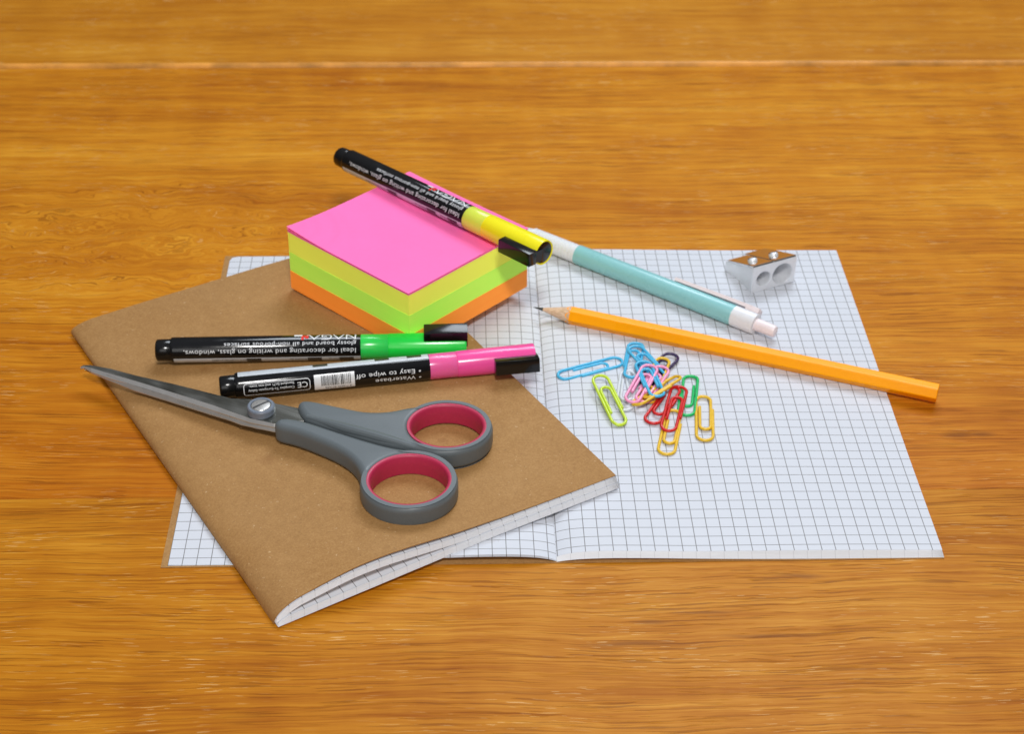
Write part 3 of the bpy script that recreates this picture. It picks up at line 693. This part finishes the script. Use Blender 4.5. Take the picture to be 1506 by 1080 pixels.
BLADE_RIDGE = [(-186.8, 110.1, 9.5), (-185.5, 110.7, 9.6), (-182.4, 108.7, 9.8), (-173.4, 103.4, 10.4), (-162.1, 96.9, 11.2), (-147.3, 88.1, 12.2), (-129.2, 77.2, 13.4), (-122.0, 72.5, 13.9), (-114.3, 67.5, 14.5), (-104.7, 63.6, 15.0), (-93.6, 66.0, 15.0)]
BLADE_RIDGE = [(x, y + d, z) for (x, y, z), d in zip(BLADE_RIDGE, (0, .15, .4, .6, .7, .8, .9, .8, .7, .4, 0))]
BLADE_EDGE = [(-187.0, 110.0, 8.5), (-185.5, 110.2, 8.6), (-182.1, 107.7, 8.8), (-173.3, 102.0, 9.4), (-162.0, 95.9, 10.2), (-147.3, 87.2, 11.2), (-129.1, 76.1, 12.4), (-122.1, 71.8, 12.9), (-114.4, 66.9, 13.5), (-104.8, 63.1, 14.0), (-93.7, 65.6, 14.0)]
BLADE_EDGE[0] = (-186.75, 110.15, 9.2); BLADE_EDGE[1] = (-185.4, 110.4, 9.0)
LOWER_EDGE = [(-186.0, 110.5, 8.9), (-182.4, 107.9, 8.4), (-173.7, 102.0, 8.5), (-162.5, 94.8, 8.6), (-147.7, 86.2, 9.6), (-129.5, 75.4, 10.8), (-122.4, 71.3, 11.3), (-118.0, 68.2, 11.6), (-111.7, 65.3, 12.1), (-106.3, 63.0, 12.4), (-98.9, 60.4, 12.4)]
GREY = simple('grey_handle_plastic', (.118, .138, .148), .42, var=.05, bump=.06, nscale=1800, Specular_IOR_Level=.4)
GREY2 = simple('grey_washer_plastic', (.17, .20, .25), .35)
CRIM = simple('crimson_ring_plastic', (.47, .024, .078), .45, var=.05)
def brushed():
    t = NT('scissor_steel'); co = t.mapv(t.coords('Object'), (1000, 1000, 1000)); r_ = t.n('ShaderNodeMapping'); t.set(r_.inputs[0], co); r_.inputs['Rotation'].default_value = (0, 0, math.radians(29)); g = r_.outputs[0]
    a = t.noise(t.mapv(g, (.02, 2.2, 1)), 1, 3, .6); b = t.noise(t.mapv(g, (.03, .12, 1)), 1, 2, .5)
    t.base(t.ramp(t.math('ADD', t.math('MULTIPLY', a, .35), t.math('MULTIPLY', b, .65)), (.38, (.16, .16, .135)), (.5, (.30, .30, .265)), (.62, (.50, .50, .46)))); t.p(Metallic=1.0, Roughness=.24); t.bump(a, .08, .00005); return t.m
BLD = brushed(); BLE = simple('scissor_ground_edge', (.50, .49, .47), .30, .6, var=.06, nscale=300)
sc = thing('scissors', 'grey handled scissors with crimson finger rings on the brown notebook', 'scissors', (-80, 55, 8))
def ring_pts(c, rx, ry, rot_, a0, a1, n): return [(c[0] + rx * math.cos(math.radians(q)) * math.cos(rot_) - ry * math.sin(math.radians(q)) * math.sin(rot_), c[1] + rx * math.cos(math.radians(q)) * math.sin(rot_) + ry * math.sin(math.radians(q)) * math.cos(rot_)) for q in [a0 + (a1 - a0) * k / n for k in range(n + 1)]]
ZH0, ZH1 = 8.35, 17.5
def handle(shank, c, rin, rout, rot_, a0, a1, extra=None):
    sh = []
    for i, p in enumerate(shank):
        sh.append(p)
    out = sh + ring_pts(c, rout[0], rout[1], rot_, a0, a1, 40)
    out = smooth_closed(out, 2); hole = ring_pts(c, rin[0] + .75, rin[1] + .75, rot_, 0, 360, 64)[:-1]
    bm = curve_prism([out, hole], ZH0, ZH1, 2.4, 8)
    if extra: tube(bm, extra, [1.0] + [2.0] * (len(extra) - 2) + [1.6], 14)
    obj('handle', bm, GREY, sc, smooth=True, auto=14, world_coords=True)
    bm = bmesh.new(); n = 72
    prof = [(.95, ZH0 + .15), (0, ZH0 + .5), (-.25, (ZH0 + ZH1) / 2), (0, ZH1 - .9), (.35, ZH1 - .35), (.9, ZH1 - .12), (1.5, ZH1 - .18), (1.5, ZH0 + .15)]
    rr_ = [[bm.verts.new((*ring_pts(c, rin[0] + d, rin[1] + d, rot_, 360 * k / n, 0, 1)[0], z)) for k in range(n)] for d, z in prof]
    for i in range(len(rr_)):
        p_, q_ = rr_[i], rr_[(i + 1) % len(rr_)]
        for k in range(n): bm.faces.new((p_[k], p_[(k + 1) % n], q_[(k + 1) % n], q_[k]))
    obj('finger_ring', bm, CRIM, sc, smooth=True, auto=50, world_coords=True)
# ring A: open from the shank's end at the top round clockwise to its start at the left
handle(HANDLE_A, RING_A, (14.1, 13.5), (17.9, 17.3), 0, 78, -196 + 4, None)
handle(HANDLE_B, RING_B, (13.6, 12.5), (17.5, 16.4), math.radians(-6), 135, -84, [(x, y, z) for x, y, z in BAR])
def strip(bm, rows_, mats=None):
    vs = [[bm.verts.new(p) for p in r_] for r_ in rows_]
    for j, (a_, b_) in enumerate(zip(vs, vs[1:])):
        for i in range(len(a_) - 1):
            f = bm.faces.new((a_[i], a_[i + 1], b_[i + 1], b_[i])); f.material_index = mats[j] if mats else 0
def blade(top, rid, edge, th, name='blade'):
    bm = bmesh.new(); down = lambda L_, d: [(x, y, z - d) for x, y, z in L_]
    strip(bm, [down(top, th), top, rid, edge, down(edge, th * .35), down(top, th)], [0, 0, 1, 1, 0])
    bmesh.ops.remove_doubles(bm, verts=bm.verts, dist=.02)
    o = obj(name, bm, BLD, sc, smooth=True, auto=12, world_coords=True); o.data.materials.append(BLE); return o
blade(BLADE_TOP, BLADE_RIDGE, BLADE_EDGE, 1.4)
lt = [(x + .3, y - .8, z - (1.65 if i_ > 1 else .7)) for i_, (x, y, z) in enumerate(BLADE_TOP)]; lr = [(x, y + (1.2 if i_ > 1 else .15), z + (1.5 if i_ > 1 else .2)) for i_, (x, y, z) in enumerate(LOWER_EDGE)]
blade(lt[1:], lr[1:], LOWER_EDGE[1:] if len(LOWER_EDGE) == len(lt) else LOWER_EDGE[1:], 1.1)
px, py = -110.3, 72.4
bm = bmesh.new(); lathe(bm, [(14.2, 5.3), (17.2, 5.3), (17.7, 4.9), (17.7, 4.0), (17.2, 3.95), (14.2, 3.95)], 48, False, False)
for v in bm.verts: x, y, z = v.co; v.co = Vector((px + y, py + z, x))
obj('washer', bm, GREY2, sc, smooth=True, auto=35, world_coords=True)
bm = bmesh.new(); lathe(bm, [(14.2, 3.9), (17.3, 3.9), (17.75, 3.5), (17.9, 2.6), (17.95, .3)], 40)
for v in bm.verts: x, y, z = v.co; v.co = Vector((px + y, py + z, x))
scr = obj('screw', bm, BLE, sc, smooth=True, auto=35, world_coords=True)
bm = bmesh.new(); box(bm, (-3.4, -.42, 17.55), (3.4, .42, 18.02))
bmesh.ops.rotate(bm, verts=bm.verts, cent=(0, 0, 0), matrix=Matrix.Rotation(math.radians(38), 3, 'Z'))
for v in bm.verts: v.co += Vector((px, py, 0))
obj('slot', bm, DRK, scr, world_coords=True)
bm = bmesh.new(); lathe(bm, [(9.2, 4.6), (9.6, 4.9), (12.2, 4.9)], 40)
for v in bm.verts: x, y, z = v.co; v.co = Vector((px + y, py + z, x))
obj('rivet_foot', bm, GREY2, sc, smooth=True, auto=35, world_coords=True)
